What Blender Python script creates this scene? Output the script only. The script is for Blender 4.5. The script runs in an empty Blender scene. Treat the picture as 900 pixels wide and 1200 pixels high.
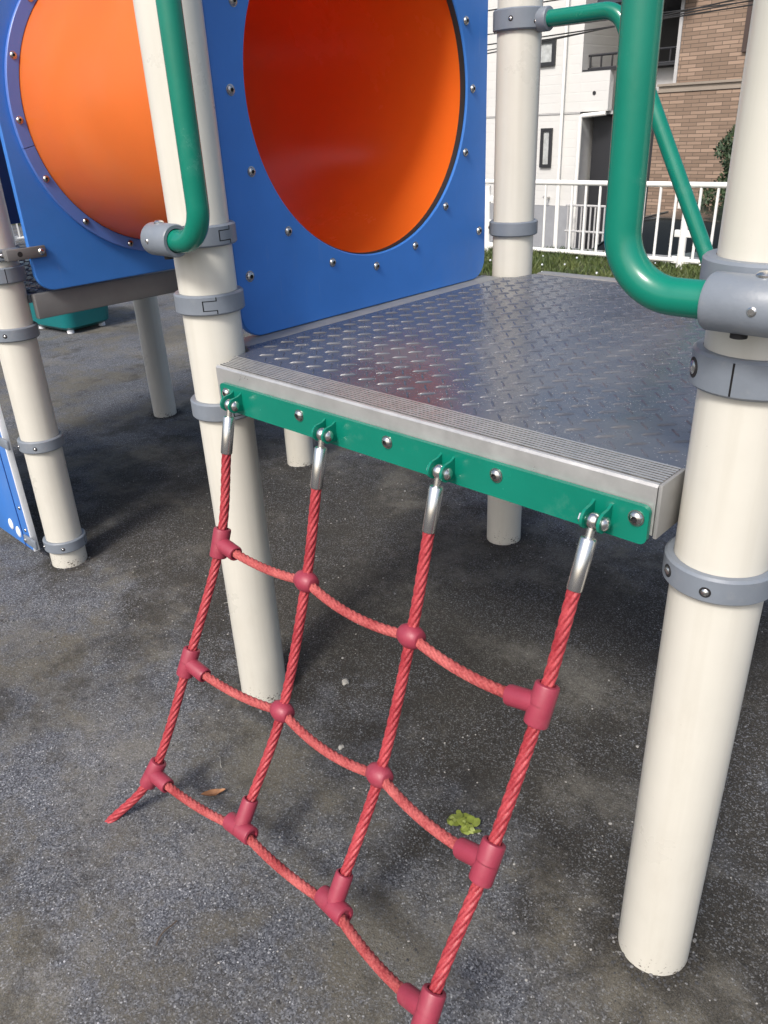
import bpy, bmesh, math, random
from mathutils import Vector, Matrix, noise
random.seed(7)
rad = math.radians
PI = math.pi
S = bpy.context.scene
C = bpy.context.collection

# ------------------------------------------------------------------ camera
F, CX, CY, CZ = 905.34, 1.26940, -0.85449, 1.21731
YAW, PITCH, ROLL = -0.773275, 0.465317, -0.046860
cam = bpy.data.objects.new('camera', bpy.data.cameras.new('camera'))
C.objects.link(cam)
fw = Vector((math.sin(YAW)*math.cos(PITCH), math.cos(YAW)*math.cos(PITCH), -math.sin(PITCH)))
rt = Vector((math.cos(YAW), -math.sin(YAW), 0))
up = rt.cross(fw)
r2 = rt*math.cos(ROLL) + up*math.sin(ROLL)
u2 = up*math.cos(ROLL) - rt*math.sin(ROLL)
M4 = Matrix((r2, u2, -fw)).transposed().to_4x4()
M4.translation = Vector((CX, CY, CZ))
cam.matrix_world = M4
cam.data.sensor_fit = 'HORIZONTAL'
cam.data.sensor_width = 36.0
cam.data.lens = F/900*36
cam.data.clip_start = 0.02
cam.data.clip_end = 2000
S.camera = cam
S.render.resolution_x, S.render.resolution_y = 768, 1024

# ------------------------------------------------------------------ light
SUN_EL, SUN_AZ = 46.0, -76.0          # direction towards the sun (az: angle from +x)
to_sun = Vector((math.cos(rad(SUN_EL))*math.cos(rad(SUN_AZ)), math.cos(rad(SUN_EL))*math.sin(rad(SUN_AZ)), math.sin(rad(SUN_EL))))
W = bpy.data.worlds.new('World'); S.world = W; W.use_nodes = True
nt = W.node_tree
sky = nt.nodes.new('ShaderNodeTexSky'); sky.sky_type = 'NISHITA'; sky.sun_disc = False
sky.sun_elevation = rad(SUN_EL); sky.sun_rotation = rad(90 - SUN_AZ)
sky.air_density = 1.0; sky.dust_density = 4.0; sky.ozone_density = 0.8
bg = nt.nodes['Background']; bg.inputs['Strength'].default_value = 0.15
nt.links.new(sky.outputs[0], bg.inputs[0])
sl = bpy.data.lights.new('sun', 'SUN'); sl.energy = 2.3; sl.angle = rad(11); sl.color = (1.0, .965, .91)
so = bpy.data.objects.new('sun', sl); C.objects.link(so)
so.rotation_euler = (-to_sun).to_track_quat('-Z', 'Y').to_euler()
S.view_settings.view_transform = 'Standard'; S.view_settings.look = 'None'
S.view_settings.gamma = 1; S.view_settings.exposure = 0.40; S.view_settings.use_curve_mapping = False

# ------------------------------------------------------------------ materials
def srgb(r, g, b):
    f = lambda c: (c/255/12.92) if c/255 <= .04045 else ((c/255+.055)/1.055)**2.4
    return (f(r), f(g), f(b), 1)

def mat(name, col, rough=.5, metal=0., spec=.5, bump=0., bscale=60., var=0., vscale=6., rvar=0., coat=0.):
    m = bpy.data.materials.new(name); m.use_nodes = True
    n = m.node_tree.nodes; l = m.node_tree.links; b = n['Principled BSDF']
    if len(col) == 3: col = (*col, 1)
    b.inputs['Base Color'].default_value = col
    b.inputs['Roughness'].default_value = rough; b.inputs['Metallic'].default_value = metal
    b.inputs['Specular IOR Level'].default_value = spec
    b.inputs['Coat Weight'].default_value = coat
    tc = n.new('ShaderNodeTexCoord')
    if var or rvar:
        t = n.new('ShaderNodeTexNoise'); t.inputs['Scale'].default_value = vscale; t.inputs['Detail'].default_value = 6; t.inputs['Roughness'].default_value = .65
        l.new(tc.outputs['Object'], t.inputs['Vector'])
        if var:
            mx = n.new('ShaderNodeMix'); mx.data_type = 'RGBA'
            mx.inputs[6].default_value = tuple(c*(1-var) for c in col[:3])+(1,)
            mx.inputs[7].default_value = tuple(min(1, c*(1+var)) for c in col[:3])+(1,)
            rp = n.new('ShaderNodeMapRange'); rp.inputs[1].default_value = .3; rp.inputs[2].default_value = .7
            l.new(t.outputs['Fac'], rp.inputs[0]); l.new(rp.outputs[0], mx.inputs[0]); l.new(mx.outputs[2], b.inputs['Base Color'])
        if rvar:
            rp = n.new('ShaderNodeMapRange'); rp.inputs[1].default_value = .3; rp.inputs[2].default_value = .7
            rp.inputs[3].default_value = max(.02, rough-rvar); rp.inputs[4].default_value = rough+rvar
            l.new(t.outputs['Fac'], rp.inputs[0]); l.new(rp.outputs[0], b.inputs['Roughness'])
    if bump:
        t2 = n.new('ShaderNodeTexNoise'); t2.inputs['Scale'].default_value = bscale; t2.inputs['Detail'].default_value = 4
        l.new(tc.outputs['Object'], t2.inputs['Vector'])
        bp = n.new('ShaderNodeBump'); bp.inputs['Strength'].default_value = bump; bp.inputs['Distance'].default_value = .003
        l.new(t2.outputs['Fac'], bp.inputs['Height']); l.new(bp.outputs[0], b.inputs['Normal'])
    return m

M = {}
M['blue'] = mat('blue_plastic', (.042, .185, .57), .42, spec=.45, bump=.05, bscale=420, var=.10, vscale=3, rvar=.06)
M['blue_rim'] = mat('blue_flange_plastic', (.10, .19, .53), .34, var=.06, vscale=4)
M['blue_shade'] = mat('shaded_blue_plastic', (.015, .06, .24), .4, var=.1)  # the blue plastic again, darkened to carry shade in its colour
M['white_core'] = mat('white_plastic_core', (.72, .75, .8), .5, var=.06, vscale=30)
M['orange'] = mat('outer_orange_plastic', (.76, .215, .038), .34, spec=.5, var=.06, vscale=3, bump=.06, bscale=14, rvar=.06)
M['orange_in'] = mat('bounce_tinted_orange', (.93, .205, .026), .24, spec=.5, var=.05, vscale=3, bump=.05, bscale=9, rvar=.08)  # same plastic inside the tube, redder to put bounced light into its colour
for k_ in ('orange', 'orange_in'):      # thin moulded wall: daylight glows through it
    n_ = M[k_].node_tree.nodes; l_ = M[k_].node_tree.links
    t_ = n_.new('ShaderNodeBsdfTranslucent'); t_.inputs[0].default_value = (1.0, .23, .03, 1)
    x_ = n_.new('ShaderNodeMixShader'); x_.inputs[0].default_value = .38
    l_.new(n_['Principled BSDF'].outputs[0], x_.inputs[1]); l_.new(t_.outputs[0], x_.inputs[2]); l_.new(x_.outputs[0], n_['Material Output'].inputs[0])
M['green'] = mat('green_paint', (.003, .170, .116), .22, spec=.5, var=.07, vscale=8, rvar=.07, bump=.03, bscale=90)
M['collar'] = mat('grey_collar_paint', (.175, .20, .235), .40, var=.09, vscale=14, bump=.08, bscale=220, rvar=.08)
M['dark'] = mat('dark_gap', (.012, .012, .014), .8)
M['alu'] = mat('aluminium', (.46, .46, .455), .36, metal=.5, var=.10, vscale=25, rvar=.1, bump=.05, bscale=200)
M['groove'] = mat('groove_shade', (.10, .10, .098), .7, var=.5, vscale=60)  # dark tone that paints in the shade of the nosing grooves
M['alu_matt'] = mat('dull_aluminium', (.28, .28, .275), .5, metal=.3, var=.10, vscale=18, rvar=.1)
M['beam'] = mat('grey_beam_paint', (.13, .13, .132), .5, var=.10, vscale=9)
M['steel'] = mat('stainless_steel', (.66, .65, .63), .26, metal=1, var=.03, vscale=12)
M['bolt'] = mat('bolt_steel', (.50, .49, .47), .25, metal=1, var=.25, vscale=120)
M['rubber'] = mat('red_connector_plastic', (.27, .032, .058), .45, var=.08, vscale=30, bump=.1, bscale=250)
M['white_paint'] = mat('white_rail_paint', (.80, .80, .77), .4, var=.05, vscale=12)
M['teal'] = mat('teal_plastic', (.006, .14, .15), .35, var=.12, vscale=6)

def rope_mat(name, c1, c2, rough, fuzz):
    m = mat(name, c1, rough, spec=.4)
    n = m.node_tree.nodes; l = m.node_tree.links; b = n['Principled BSDF']
    tc = n['Texture Coordinate']
    t = n.new('ShaderNodeTexNoise'); t.inputs['Scale'].default_value = 260; t.inputs['Detail'].default_value = 5
    t3 = n.new('ShaderNodeTexNoise'); t3.inputs['Scale'].default_value = 22; t3.inputs['Detail'].default_value = 3
    l.new(tc.outputs['Object'], t.inputs['Vector']); l.new(tc.outputs['Object'], t3.inputs['Vector'])
    ad = n.new('ShaderNodeMath'); ad.operation = 'MULTIPLY_ADD'; ad.inputs[1].default_value = .5
    sc = n.new('ShaderNodeMath'); sc.operation = 'MULTIPLY'; sc.inputs[1].default_value = .5
    l.new(t3.outputs['Fac'], sc.inputs[0]); l.new(t.outputs['Fac'], ad.inputs[0]); l.new(sc.outputs[0], ad.inputs[2])
    mx = n.new('ShaderNodeMix'); mx.data_type = 'RGBA'
    mx.inputs[6].default_value = (*c1, 1); mx.inputs[7].default_value = (*c2, 1)
    rp = n.new('ShaderNodeMapRange'); rp.inputs[1].default_value = .36; rp.inputs[2].default_value = .64
    l.new(ad.outputs[0], rp.inputs[0]); l.new(rp.outputs[0], mx.inputs[0]); l.new(mx.outputs[2], b.inputs['Base Color'])
    bp = n.new('ShaderNodeBump'); bp.inputs['Strength'].default_value = fuzz; bp.inputs['Distance'].default_value = .002
    l.new(t.outputs['Fac'], bp.inputs['Height']); l.new(bp.outputs[0], b.inputs['Normal'])
    return m
M['rope'] = rope_mat('red_rope', (.24, .016, .025), (.42, .060, .070), .45, .3)
M['rope_faded'] = rope_mat('faded_red_rope', (.25, .028, .032), (.46, .115, .108), .8, 1.0)

def post_mat():
    m = mat('cream_post_paint', (.57, .555, .498), .33, spec=.45, var=.04, vscale=5, rvar=.08)
    n = m.node_tree.nodes; l = m.node_tree.links; b = n['Principled BSDF']
    tc = n['Texture Coordinate']
    prev = b.inputs['Base Color'].links[0].from_socket
    sep = n.new('ShaderNodeSeparateXYZ'); l.new(tc.outputs['Object'], sep.inputs[0])
    mr = n.new('ShaderNodeMapRange'); mr.inputs[1].default_value = .0; mr.inputs[2].default_value = .09; mr.inputs[3].default_value = .655; mr.inputs[4].default_value = .80
    l.new(sep.outputs['Z'], mr.inputs[0])
    t = n.new('ShaderNodeTexNoise'); t.inputs['Scale'].default_value = 210; t.inputs['Detail'].default_value = 4
    t2 = n.new('ShaderNodeTexNoise'); t2.inputs['Scale'].default_value = 25; t2.inputs['Detail'].default_value = 3
    l.new(tc.outputs['Object'], t.inputs['Vector']); l.new(tc.outputs['Object'], t2.inputs['Vector'])
    ad = n.new('ShaderNodeMath'); ad.operation = 'MULTIPLY_ADD'; ad.inputs[1].default_value = .35; l.new(t2.outputs['Fac'], ad.inputs[0])
    sc = n.new('ShaderNodeMath'); sc.operation = 'MULTIPLY'; sc.inputs[1].default_value = .75; l.new(t.outputs['Fac'], sc.inputs[0]); l.new(sc.outputs[0], ad.inputs[2])
    gt = n.new('ShaderNodeMath'); gt.operation = 'GREATER_THAN'; l.new(ad.outputs[0], gt.inputs[0]); l.new(mr.outputs[0], gt.inputs[1])
    mx = n.new('ShaderNodeMix'); mx.data_type = 'RGBA'; mx.inputs[7].default_value = (.10, .09, .075, 1)
    l.new(prev, mx.inputs[6]); l.new(gt.outputs[0], mx.inputs[0])
    # faint vertical streaks of grime
    mp = n.new('ShaderNodeMapping'); mp.inputs['Scale'].default_value = (45, 45, 1.6); l.new(tc.outputs['Object'], mp.inputs[0])
    t4 = n.new('ShaderNodeTexNoise'); t4.inputs['Scale'].default_value = 1; t4.inputs['Detail'].default_value = 5; l.new(mp.outputs[0], t4.inputs['Vector'])
    mr4 = n.new('ShaderNodeMapRange'); mr4.inputs[1].default_value = .52; mr4.inputs[2].default_value = .8; mr4.inputs[4].default_value = .22
    l.new(t4.outputs['Fac'], mr4.inputs[0])
    mx2 = n.new('ShaderNodeMix'); mx2.data_type = 'RGBA'; mx2.inputs[7].default_value = (.36, .33, .26, 1)
    l.new(mr4.outputs[0], mx2.inputs[0]); l.new(mx.outputs[2], mx2.inputs[6]); l.new(mx2.outputs[2], b.inputs['Base Color'])
    return m
M['post'] = post_mat()

def plate_mat():
    m = mat('tread_plate_coating', (.074, .082, .104), .23, spec=.6, var=.16, vscale=7, rvar=.08, bump=.10, bscale=260)
    n = m.node_tree.nodes; l = m.node_tree.links; b = n['Principled BSDF']
    tc = n['Texture Coordinate']; prev = b.inputs['Base Color'].links[0].from_socket
    t = n.new('ShaderNodeTexVoronoi'); t.inputs['Scale'].default_value = 170; l.new(tc.outputs['Object'], t.inputs['Vector'])
    lt = n.new('ShaderNodeMath'); lt.operation = 'LESS_THAN'; lt.inputs[1].default_value = .13; l.new(t.outputs['Distance'], lt.inputs[0])
    t2 = n.new('ShaderNodeTexNoise'); t2.inputs['Scale'].default_value = 6; t2.inputs['Detail'].default_value = 4; l.new(tc.outputs['Object'], t2.inputs['Vector'])
    g2 = n.new('ShaderNodeMath'); g2.operation = 'GREATER_THAN'; g2.inputs[1].default_value = .5; l.new(t2.outputs['Fac'], g2.inputs[0])
    an = n.new('ShaderNodeMath'); an.operation = 'MULTIPLY'; l.new(lt.outputs[0], an.inputs[0]); l.new(g2.outputs[0], an.inputs[1])
    mx = n.new('ShaderNodeMix'); mx.data_type = 'RGBA'; mx.inputs[7].default_value = (.42, .42, .42, 1)
    l.new(an.outputs[0], mx.inputs[0]); l.new(prev, mx.inputs[6]); l.new(mx.outputs[2], b.inputs['Base Color'])
    return m
def add_dust(m, col, scale, lo, hi, amt, rough=None, stretch=(1, 1, 1)):
    n = m.node_tree.nodes; l = m.node_tree.links; b = n['Principled BSDF']; tc = n['Texture Coordinate']
    mp = n.new('ShaderNodeMapping'); mp.inputs['Scale'].default_value = stretch; mp.inputs['Location'].default_value = (3.3, 1.7, 5.1); l.new(tc.outputs['Object'], mp.inputs[0])
    t = n.new('ShaderNodeTexNoise'); t.inputs['Scale'].default_value = scale; t.inputs['Detail'].default_value = 9; t.inputs['Roughness'].default_value = .7; l.new(mp.outputs[0], t.inputs['Vector'])
    r = n.new('ShaderNodeMapRange'); r.inputs[1].default_value = lo; r.inputs[2].default_value = hi; r.inputs[4].default_value = amt; l.new(t.outputs['Fac'], r.inputs[0])
    x = n.new('ShaderNodeMix'); x.data_type = 'RGBA'; x.inputs[7].default_value = (*col, 1); l.new(r.outputs[0], x.inputs[0])
    bc = b.inputs['Base Color']
    if bc.links: l.new(bc.links[0].from_socket, x.inputs[6])
    else: x.inputs[6].default_value = bc.default_value
    l.new(x.outputs[2], bc)
    if rough:
        y = n.new('ShaderNodeMix'); l.new(r.outputs[0], y.inputs[0]); y.inputs[3].default_value = rough
        rc = b.inputs['Roughness']
        if rc.links: l.new(rc.links[0].from_socket, y.inputs[2])
        else: y.inputs[2].default_value = rc.default_value
        l.new(y.outputs[0], rc)
M['plate'] = plate_mat()
add_dust(M['plate'], (.22, .21, .19), 4.5, .48, .72, .30, .45)
add_dust(M['plate'], (.30, .29, .27), 60, .60, .72, .5, .7)
add_dust(M['blue'], (.20, .26, .40), 2.2, .50, .78, .35, .6, (1, 1, .5))
add_dust(M['blue'], (.30, .36, .48), 9, .62, .80, .30, .6, (1, 9, .6))
add_dust(M['orange'], (.62, .30, .13), 3.0, .50, .80, .35, .5)
add_dust(M['green'], (.10, .26, .21), 14, .58, .80, .4, .5)
add_dust(M['rubber'], (.36, .12, .13), 26, .52, .78, .35, .6)
add_dust(M['post'], (.40, .37, .31), 5, .56, .80, .4, .55, (1, 1, .35))
add_dust(M['post'], (.22, .20, .17), 160, .70, .78, .7, .6)
add_dust(M['collar'], (.30, .30, .29), 18, .55, .78, .5, .6)

def ground_mat():
    m = bpy.data.materials.new('granular_ground'); m.use_nodes = True
    n = m.node_tree.nodes; l = m.node_tree.links; b = n['Principled BSDF']
    b.inputs['Roughness'].default_value = .85; b.inputs['Specular IOR Level'].default_value = .3
    tc = n.new('ShaderNodeTexCoord'); V = tc.outputs['Object']
    def nz(scale, det=5, rough=.6, off=0):
        t = n.new('ShaderNodeTexNoise'); t.inputs['Scale'].default_value = scale; t.inputs['Detail'].default_value = det; t.inputs['Roughness'].default_value = rough
        mp = n.new('ShaderNodeMapping'); mp.inputs['Location'].default_value = (off, off*1.7, 0); l.new(V, mp.inputs[0]); l.new(mp.outputs[0], t.inputs['Vector'])
        return t.outputs['Fac']
    def rng(x, a, c, lo=0, hi=1):
        r = n.new('ShaderNodeMapRange'); r.inputs[1].default_value = a; r.inputs[2].default_value = c; r.inputs[3].default_value = lo; r.inputs[4].default_value = hi
        l.new(x, r.inputs[0]); return r.outputs[0]
    def mix(f, a, c, mode='MIX'):
        x = n.new('ShaderNodeMix'); x.data_type = 'RGBA'; x.blend_type = mode
        if isinstance(f, float): x.inputs[0].default_value = f
        else: l.new(f, x.inputs[0])
        for i, s in ((6, a), (7, c)):
            if isinstance(s, tuple): x.inputs[i].default_value = (*s, 1)
            else: l.new(s, x.inputs[i])
        return x.outputs[2]
    def mth(op, a, c):
        x = n.new('ShaderNodeMath'); x.operation = op
        for i, s in ((0, a), (1, c)):
            if isinstance(s, (int, float)): x.inputs[i].default_value = s
            else: l.new(s, x.inputs[i])
        return x.outputs[0]
    vo = n.new('ShaderNodeTexVoronoi'); vo.inputs['Scale'].default_value = 400; l.new(V, vo.inputs['Vector'])
    sp = n.new('ShaderNodeSeparateColor'); l.new(vo.outputs['Color'], sp.inputs[0])
    grain = sp.outputs[0]
    # rubber / stone grains: dark, mid blue grey, and a few pale chips
    cr = n.new('ShaderNodeValToRGB'); l.new(grain, cr.inputs[0])
    e = cr.color_ramp.elements; e[0].position = 0; e[0].color = (.036, .037, .042, 1); e[1].position = 1; e[1].color = (.48, .49, .51, 1)
    for p, c in ((.30, (.072, .076, .088, 1)), (.70, (.128, .135, .152, 1)), (.93, (.195, .204, .224, 1)), (.985, (.28, .29, .30, 1))):
        x = e.new(p); x.color = c
    vo2 = n.new('ShaderNodeTexVoronoi'); vo2.inputs['Scale'].default_value = 640; l.new(V, vo2.inputs['Vector'])
    sp2 = n.new('ShaderNodeSeparateColor'); l.new(vo2.outputs['Color'], sp2.inputs[0])
    # dirt: fine brownish soil
    dirt = mix(sp2.outputs[1], (.086, .078, .060), (.146, .134, .106))
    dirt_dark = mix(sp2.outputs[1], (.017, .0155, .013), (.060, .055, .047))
    p1 = nz(2.2, 8, .68, 3.1); p2 = nz(5.5, 7, .7, 9.0); p3 = nz(1.1, 4, .55, 5.7)
    pm = mth('ADD', mth('MULTIPLY', p1, .65), mth('MULTIPLY', p2, .35))
    fd = rng(pm, .47, .565)                     # where soil lies over the grains
    chip = mth('GREATER_THAN', grain, .80)     # grains still poking through
    fd2 = mth('MULTIPLY', fd, rng(chip, 0, 1, .90, .60))
    c1 = mix(fd2, cr.outputs[0], dirt)
    # darker soil under the platforms, edge broken up by noise
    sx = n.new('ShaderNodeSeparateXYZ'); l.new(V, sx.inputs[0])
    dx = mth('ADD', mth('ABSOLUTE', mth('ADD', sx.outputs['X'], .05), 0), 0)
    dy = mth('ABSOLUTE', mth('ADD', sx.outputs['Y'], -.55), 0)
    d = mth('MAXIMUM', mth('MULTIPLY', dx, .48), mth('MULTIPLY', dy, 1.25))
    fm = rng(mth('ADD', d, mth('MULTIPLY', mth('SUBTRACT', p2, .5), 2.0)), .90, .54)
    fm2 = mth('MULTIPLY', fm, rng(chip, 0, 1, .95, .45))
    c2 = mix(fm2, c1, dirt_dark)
    # pale dusty patches and a broad tone drift
    fp = rng(nz(1.9, 9, .74, 27), .52, .66, 0, .62)
    c3 = mix(fp, c2, mix(sp2.outputs[1], (.125, .118, .102), (.22, .208, .18)))
    tone = rng(p3, .34, .66, .72, 1.22)
    tcol = n.new('ShaderNodeCombineColor'); [l.new(tone, tcol.inputs[i]) for i in range(3)]
    # scuffed dark blotches and packed damp soil round each post foot
    bl = rng(mth('ADD', mth('MULTIPLY', nz(6.5, 8, .72, 33), .6), mth('MULTIPLY', nz(2.6, 5, .6, 41), .4)), .53, .60, 0, .62)
    c3 = mix(bl, c3, dirt_dark)
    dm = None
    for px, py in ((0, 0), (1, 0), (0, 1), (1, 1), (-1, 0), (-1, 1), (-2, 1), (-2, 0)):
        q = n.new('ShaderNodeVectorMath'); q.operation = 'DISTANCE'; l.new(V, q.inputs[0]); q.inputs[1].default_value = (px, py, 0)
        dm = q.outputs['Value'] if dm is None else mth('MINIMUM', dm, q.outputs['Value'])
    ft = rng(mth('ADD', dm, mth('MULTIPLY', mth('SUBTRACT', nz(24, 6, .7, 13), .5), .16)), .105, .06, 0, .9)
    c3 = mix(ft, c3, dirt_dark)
    c4 = mix(1.0, c3, tcol.outputs[0], 'MULTIPLY')
    l.new(c4, b.inputs['Base Color'])
    h = mth('ADD', mth('MULTIPLY', grain, rng(fd, 0, 1, .8, .25)), mth('MULTIPLY', nz(70, 6, .7, 2), 1.3))
    h = mth('ADD', h, mth('MULTIPLY', nz(16, 5, .6, 4), 2.2))
    bp = n.new('ShaderNodeBump'); bp.inputs['Strength'].default_value = .8; bp.inputs['Distance'].default_value = .0035
    l.new(h, bp.inputs['Height']); l.new(bp.outputs[0], b.inputs['Normal'])
    return m
M['ground'] = ground_mat()
M['soil'] = mat('grass_soil', (.055, .060, .03), .95, var=.4, vscale=8, bump=.8, bscale=60)
M['street'] = mat('street_asphalt', (.075, .075, .078), .9, var=.2, vscale=4, bump=.4, bscale=200)
M['concrete'] = mat('concrete', (.33, .33, .32), .85, var=.12, vscale=2, bump=.3, bscale=80)

# ------------------------------------------------------------------ mesh builder
class MB:
    def __init__(s): s.bm = bmesh.new(); s.mi = 0
    def m(s, i): s.mi = i; return s
    def face(s, vs):
        try:
            f = s.bm.faces.new(vs); f.material_index = s.mi; f.smooth = True; return f
        except ValueError: return None
    def v(s, p): return s.bm.verts.new(p)
    def box(s, a, b, bev=0.0, seg=2):
        t = bmesh.new()
        c = [(a[i]+b[i])/2 for i in range(3)]; d = [abs(b[i]-a[i]) for i in range(3)]
        bmesh.ops.create_cube(t, size=1)
        for v in t.verts: v.co = Vector((v.co.x*d[0]+c[0], v.co.y*d[1]+c[1], v.co.z*d[2]+c[2]))
        if bev: bmesh.ops.bevel(t, geom=t.edges[:], offset=bev, segments=seg, profile=.5, affect='EDGES')
        s.add(t); return s
    def add(s, t, mat4=None):
        mp = {}
        for v in t.verts: mp[v] = s.bm.verts.new(mat4 @ v.co if mat4 else v.co)
        for f in t.faces: s.face([mp[v] for v in f.verts])
        t.free()
    def rings(s, R, cap0=True, cap1=True, closed=True):
        vs = [[s.v(p) for p in r] for r in R]
        n = len(vs[0])
        for a, b in zip(vs, vs[1:]):
            for i in range(n if closed else n-1):
                s.face([a[i], a[(i+1) % n], b[(i+1) % n], b[i]])
        if cap0: s.face(list(reversed(vs[0])))
        if cap1: s.face(vs[-1])
        return s
    def lathe(s, prof, origin=(0, 0, 0), axis=(0, 0, 1), seg=32, cap0=True, cap1=True):
        q = Vector(axis).to_track_quat('Z', 'Y').to_matrix(); o = Vector(origin)
        R = [[o + q @ Vector((r*math.cos(2*PI*i/seg), r*math.sin(2*PI*i/seg), z)) for i in range(seg)] for r, z in prof]
        return s.rings(R, cap0, cap1)
    def cyl(s, a, b, r, seg=24, bev=0.0, r1=None):
        a = Vector(a); b = Vector(b); L = (b-a).length; r1 = r if r1 is None else r1
        pr = [(r, 0), (r1, L)] if not bev else [(r-bev, 0), (r-bev*.3, bev*.3), (r, bev), (r1, L-bev), (r1-bev*.3, L-bev*.3), (r1-bev, L)]
        return s.lathe(pr, a, b-a, seg)
    def sphere(s, c, r, seg=20, sc=(1, 1, 1)):
        t = bmesh.new(); bmesh.ops.create_uvsphere(t, u_segments=seg, v_segments=seg//2+2, radius=r)
        for v in t.verts: v.co = Vector((v.co.x*sc[0]+c[0], v.co.y*sc[1]+c[1], v.co.z*sc[2]+c[2]))
        s.add(t); return s
    def sweep(s, pts, prof, cap=True):
        """prof(i, dist) -> list of (u, v) offsets; parallel-transport frame"""
        pts = [Vector(p) for p in pts]; n = len(pts); R = []
        T = [(pts[min(i+1, n-1)]-pts[max(i-1, 0)]).normalized() for i in range(n)]
        N = T[0].orthogonal().normalized(); dist = 0
        for i in range(n):
            if i:
                dist += (pts[i]-pts[i-1]).length
                N = T[i-1].rotation_difference(T[i]) @ N
            N = (N - T[i]*N.dot(T[i])).normalized(); B = T[i].cross(N)
            R.append([pts[i]+N*u+B*w for u, w in prof(i, dist)])
        return s.rings(R, cap, cap)
    def tube(s, pts, r, seg=20):
        return s.sweep(pts, lambda i, d: [(r*math.cos(2*PI*k/seg), r*math.sin(2*PI*k/seg)) for k in range(seg)])
    def poly(s, pts2, z0, z1, fn=lambda x, y, z: (x, y, z)):
        a = [s.v(fn(x, y, z0)) for x, y in pts2]; b = [s.v(fn(x, y, z1)) for x, y in pts2]; n = len(a)
        for i in range(n): s.face([a[i], a[(i+1) % n], b[(i+1) % n], b[i]])
        s.face(list(reversed(a))); s.face(b); return s
    def build(s, name, mats, parent=None, smooth=True, ang=35, fixn=True, loc=None):
        if fixn: bmesh.ops.recalc_face_normals(s.bm, faces=s.bm.faces[:])
        me = bpy.data.meshes.new(name); s.bm.to_mesh(me); s.bm.free()
        if not isinstance(mats, (list, tuple)): mats = [mats]
        for m in mats: me.materials.append(m)
        if smooth: me.set_sharp_from_angle(angle=rad(ang))
        else:
            for p in me.polygons: p.use_smooth = False
        o = bpy.data.objects.new(name, me); C.objects.link(o)
        if parent: o.parent = parent
        if loc: o.location = loc
        return o

def tag(o, label=None, cat=None, group=None, kind=None):
    if label: o['label'] = label
    if cat: o['category'] = cat
    if group: o['group'] = group
    if kind: o['kind'] = kind
    return o
def thing(name, label, cat, loc=(0, 0, 0), rz=0, group=None):
    o = bpy.data.objects.new(name, None); C.objects.link(o); o.location = loc; o.rotation_euler = (0, 0, rz); o.empty_display_size = .1
    return tag(o, label, cat, group)
def inst(src, parent, loc=None, rot=None, name=None):
    o = src.copy(); C.objects.link(o); o.parent = parent
    if loc is not None: o.location = loc
    if rot is not None: o.rotation_euler = rot
    return o

def arc_path(pts, rads, n=10):
    """polyline with rounded corners"""
    pts = [Vector(p) for p in pts]; out = [pts[0]]
    for i in range(1, len(pts)-1):
        a, b, c = pts[i-1], pts[i], pts[i+1]; u = (a-b).normalized(); w = (c-b).normalized()
        th = u.angle(w); r = rads[i-1] if isinstance(rads, list) else rads
        t = r/math.tan(th/2); p0 = b+u*t; p1 = b+w*t; cen = b+(u+w).normalized()*(r/math.sin(th/2))
        for k in range(n+1):
            f = k/n; d0 = (p0-cen); d1 = (p1-cen); an = d0.angle(d1)
            out.append(cen + (d0*math.sin((1-f)*an)+d1*math.sin(f*an))/math.sin(an))
    out.append(pts[-1]); return out

# ================================================================== GROUND
def hgt(x, y):
    h = .010*noise.noise(Vector((x*1.3, y*1.3, 3))) + .005*noise.noise(Vector((x*4, y*4, 8))) + .0025*noise.noise(Vector((x*11, y*11, 1)))
    for (cx, cy, r, d) in ((-2.75, 1.95, .16, -.035), (-3.0, 1.62, .12, -.03), (-2.95, 2.0, .30, .02), (.1, .22, .07, -.008), (-.05, 0.0, .2, -.006), (1, 0, .16, .012), (0, 0, .09, -.008), (0, 1, .10, -.010), (-1, 0, .10, -.008)):
        h += d*math.exp(-((x-cx)**2+(y-cy)**2)/r**2)
    return h
def axis_ticks(a, b, f0, f1, fine, coarse):
    t = [a]
    while t[-1] < b-1e-6:
        x = t[-1]; st = fine if f0 <= x < f1 else coarse
        t.append(min(x+st, b) if not (x < f0 < x+st) else f0)
    return t
XS = axis_ticks(-30, 14, -4, 2.0, .04, .8); YS = axis_ticks(-16, 4.72, -1.2, 2.6, .04, .6)
g = MB(); gv = [[g.v((x, y, hgt(x, y))) for x in XS] for y in YS]
for j in range(len(YS)-1):
    for i in range(len(XS)-1): g.face([gv[j][i], gv[j][i+1], gv[j+1][i+1], gv[j+1][i]])
tag(g.build('playground_ground', M['ground'], ang=80), kind='structure')
g = MB(); XS = [-30+i*.35 for i in range(127)]; YS = [4.70+i*.16 for i in range(9)]
gv = [[g.v((x, y, .02+.025*noise.noise(Vector((x*1.5, y*2, 5))))) for x in XS] for y in YS]
for j in range(len(YS)-1):
    for i in range(len(XS)-1): g.face([gv[j][i], gv[j][i+1], gv[j+1][i+1], gv[j+1][i]])
tag(g.build('grass_verge', M['soil']), kind='structure')
b = MB(); b.box((-30, 5.98, -1.5), (14, 6.18, .05), .01); tag(b.build('retaining_wall', M['concrete']), kind='structure')
b = MB(); b.box((-400, -400, -1.62), (400, 400, -1.45)); tag(b.build('street', M['street']), kind='structure')
# (the playground sits about 1.4 m above the street behind it)

# ================================================================== PLAY STRUCTURE
PS = thing('play_structure', 'cream-posted playground structure with blue panels, orange tube tunnel and two grey platforms', 'playground equipment')
R_P = .0545

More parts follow.
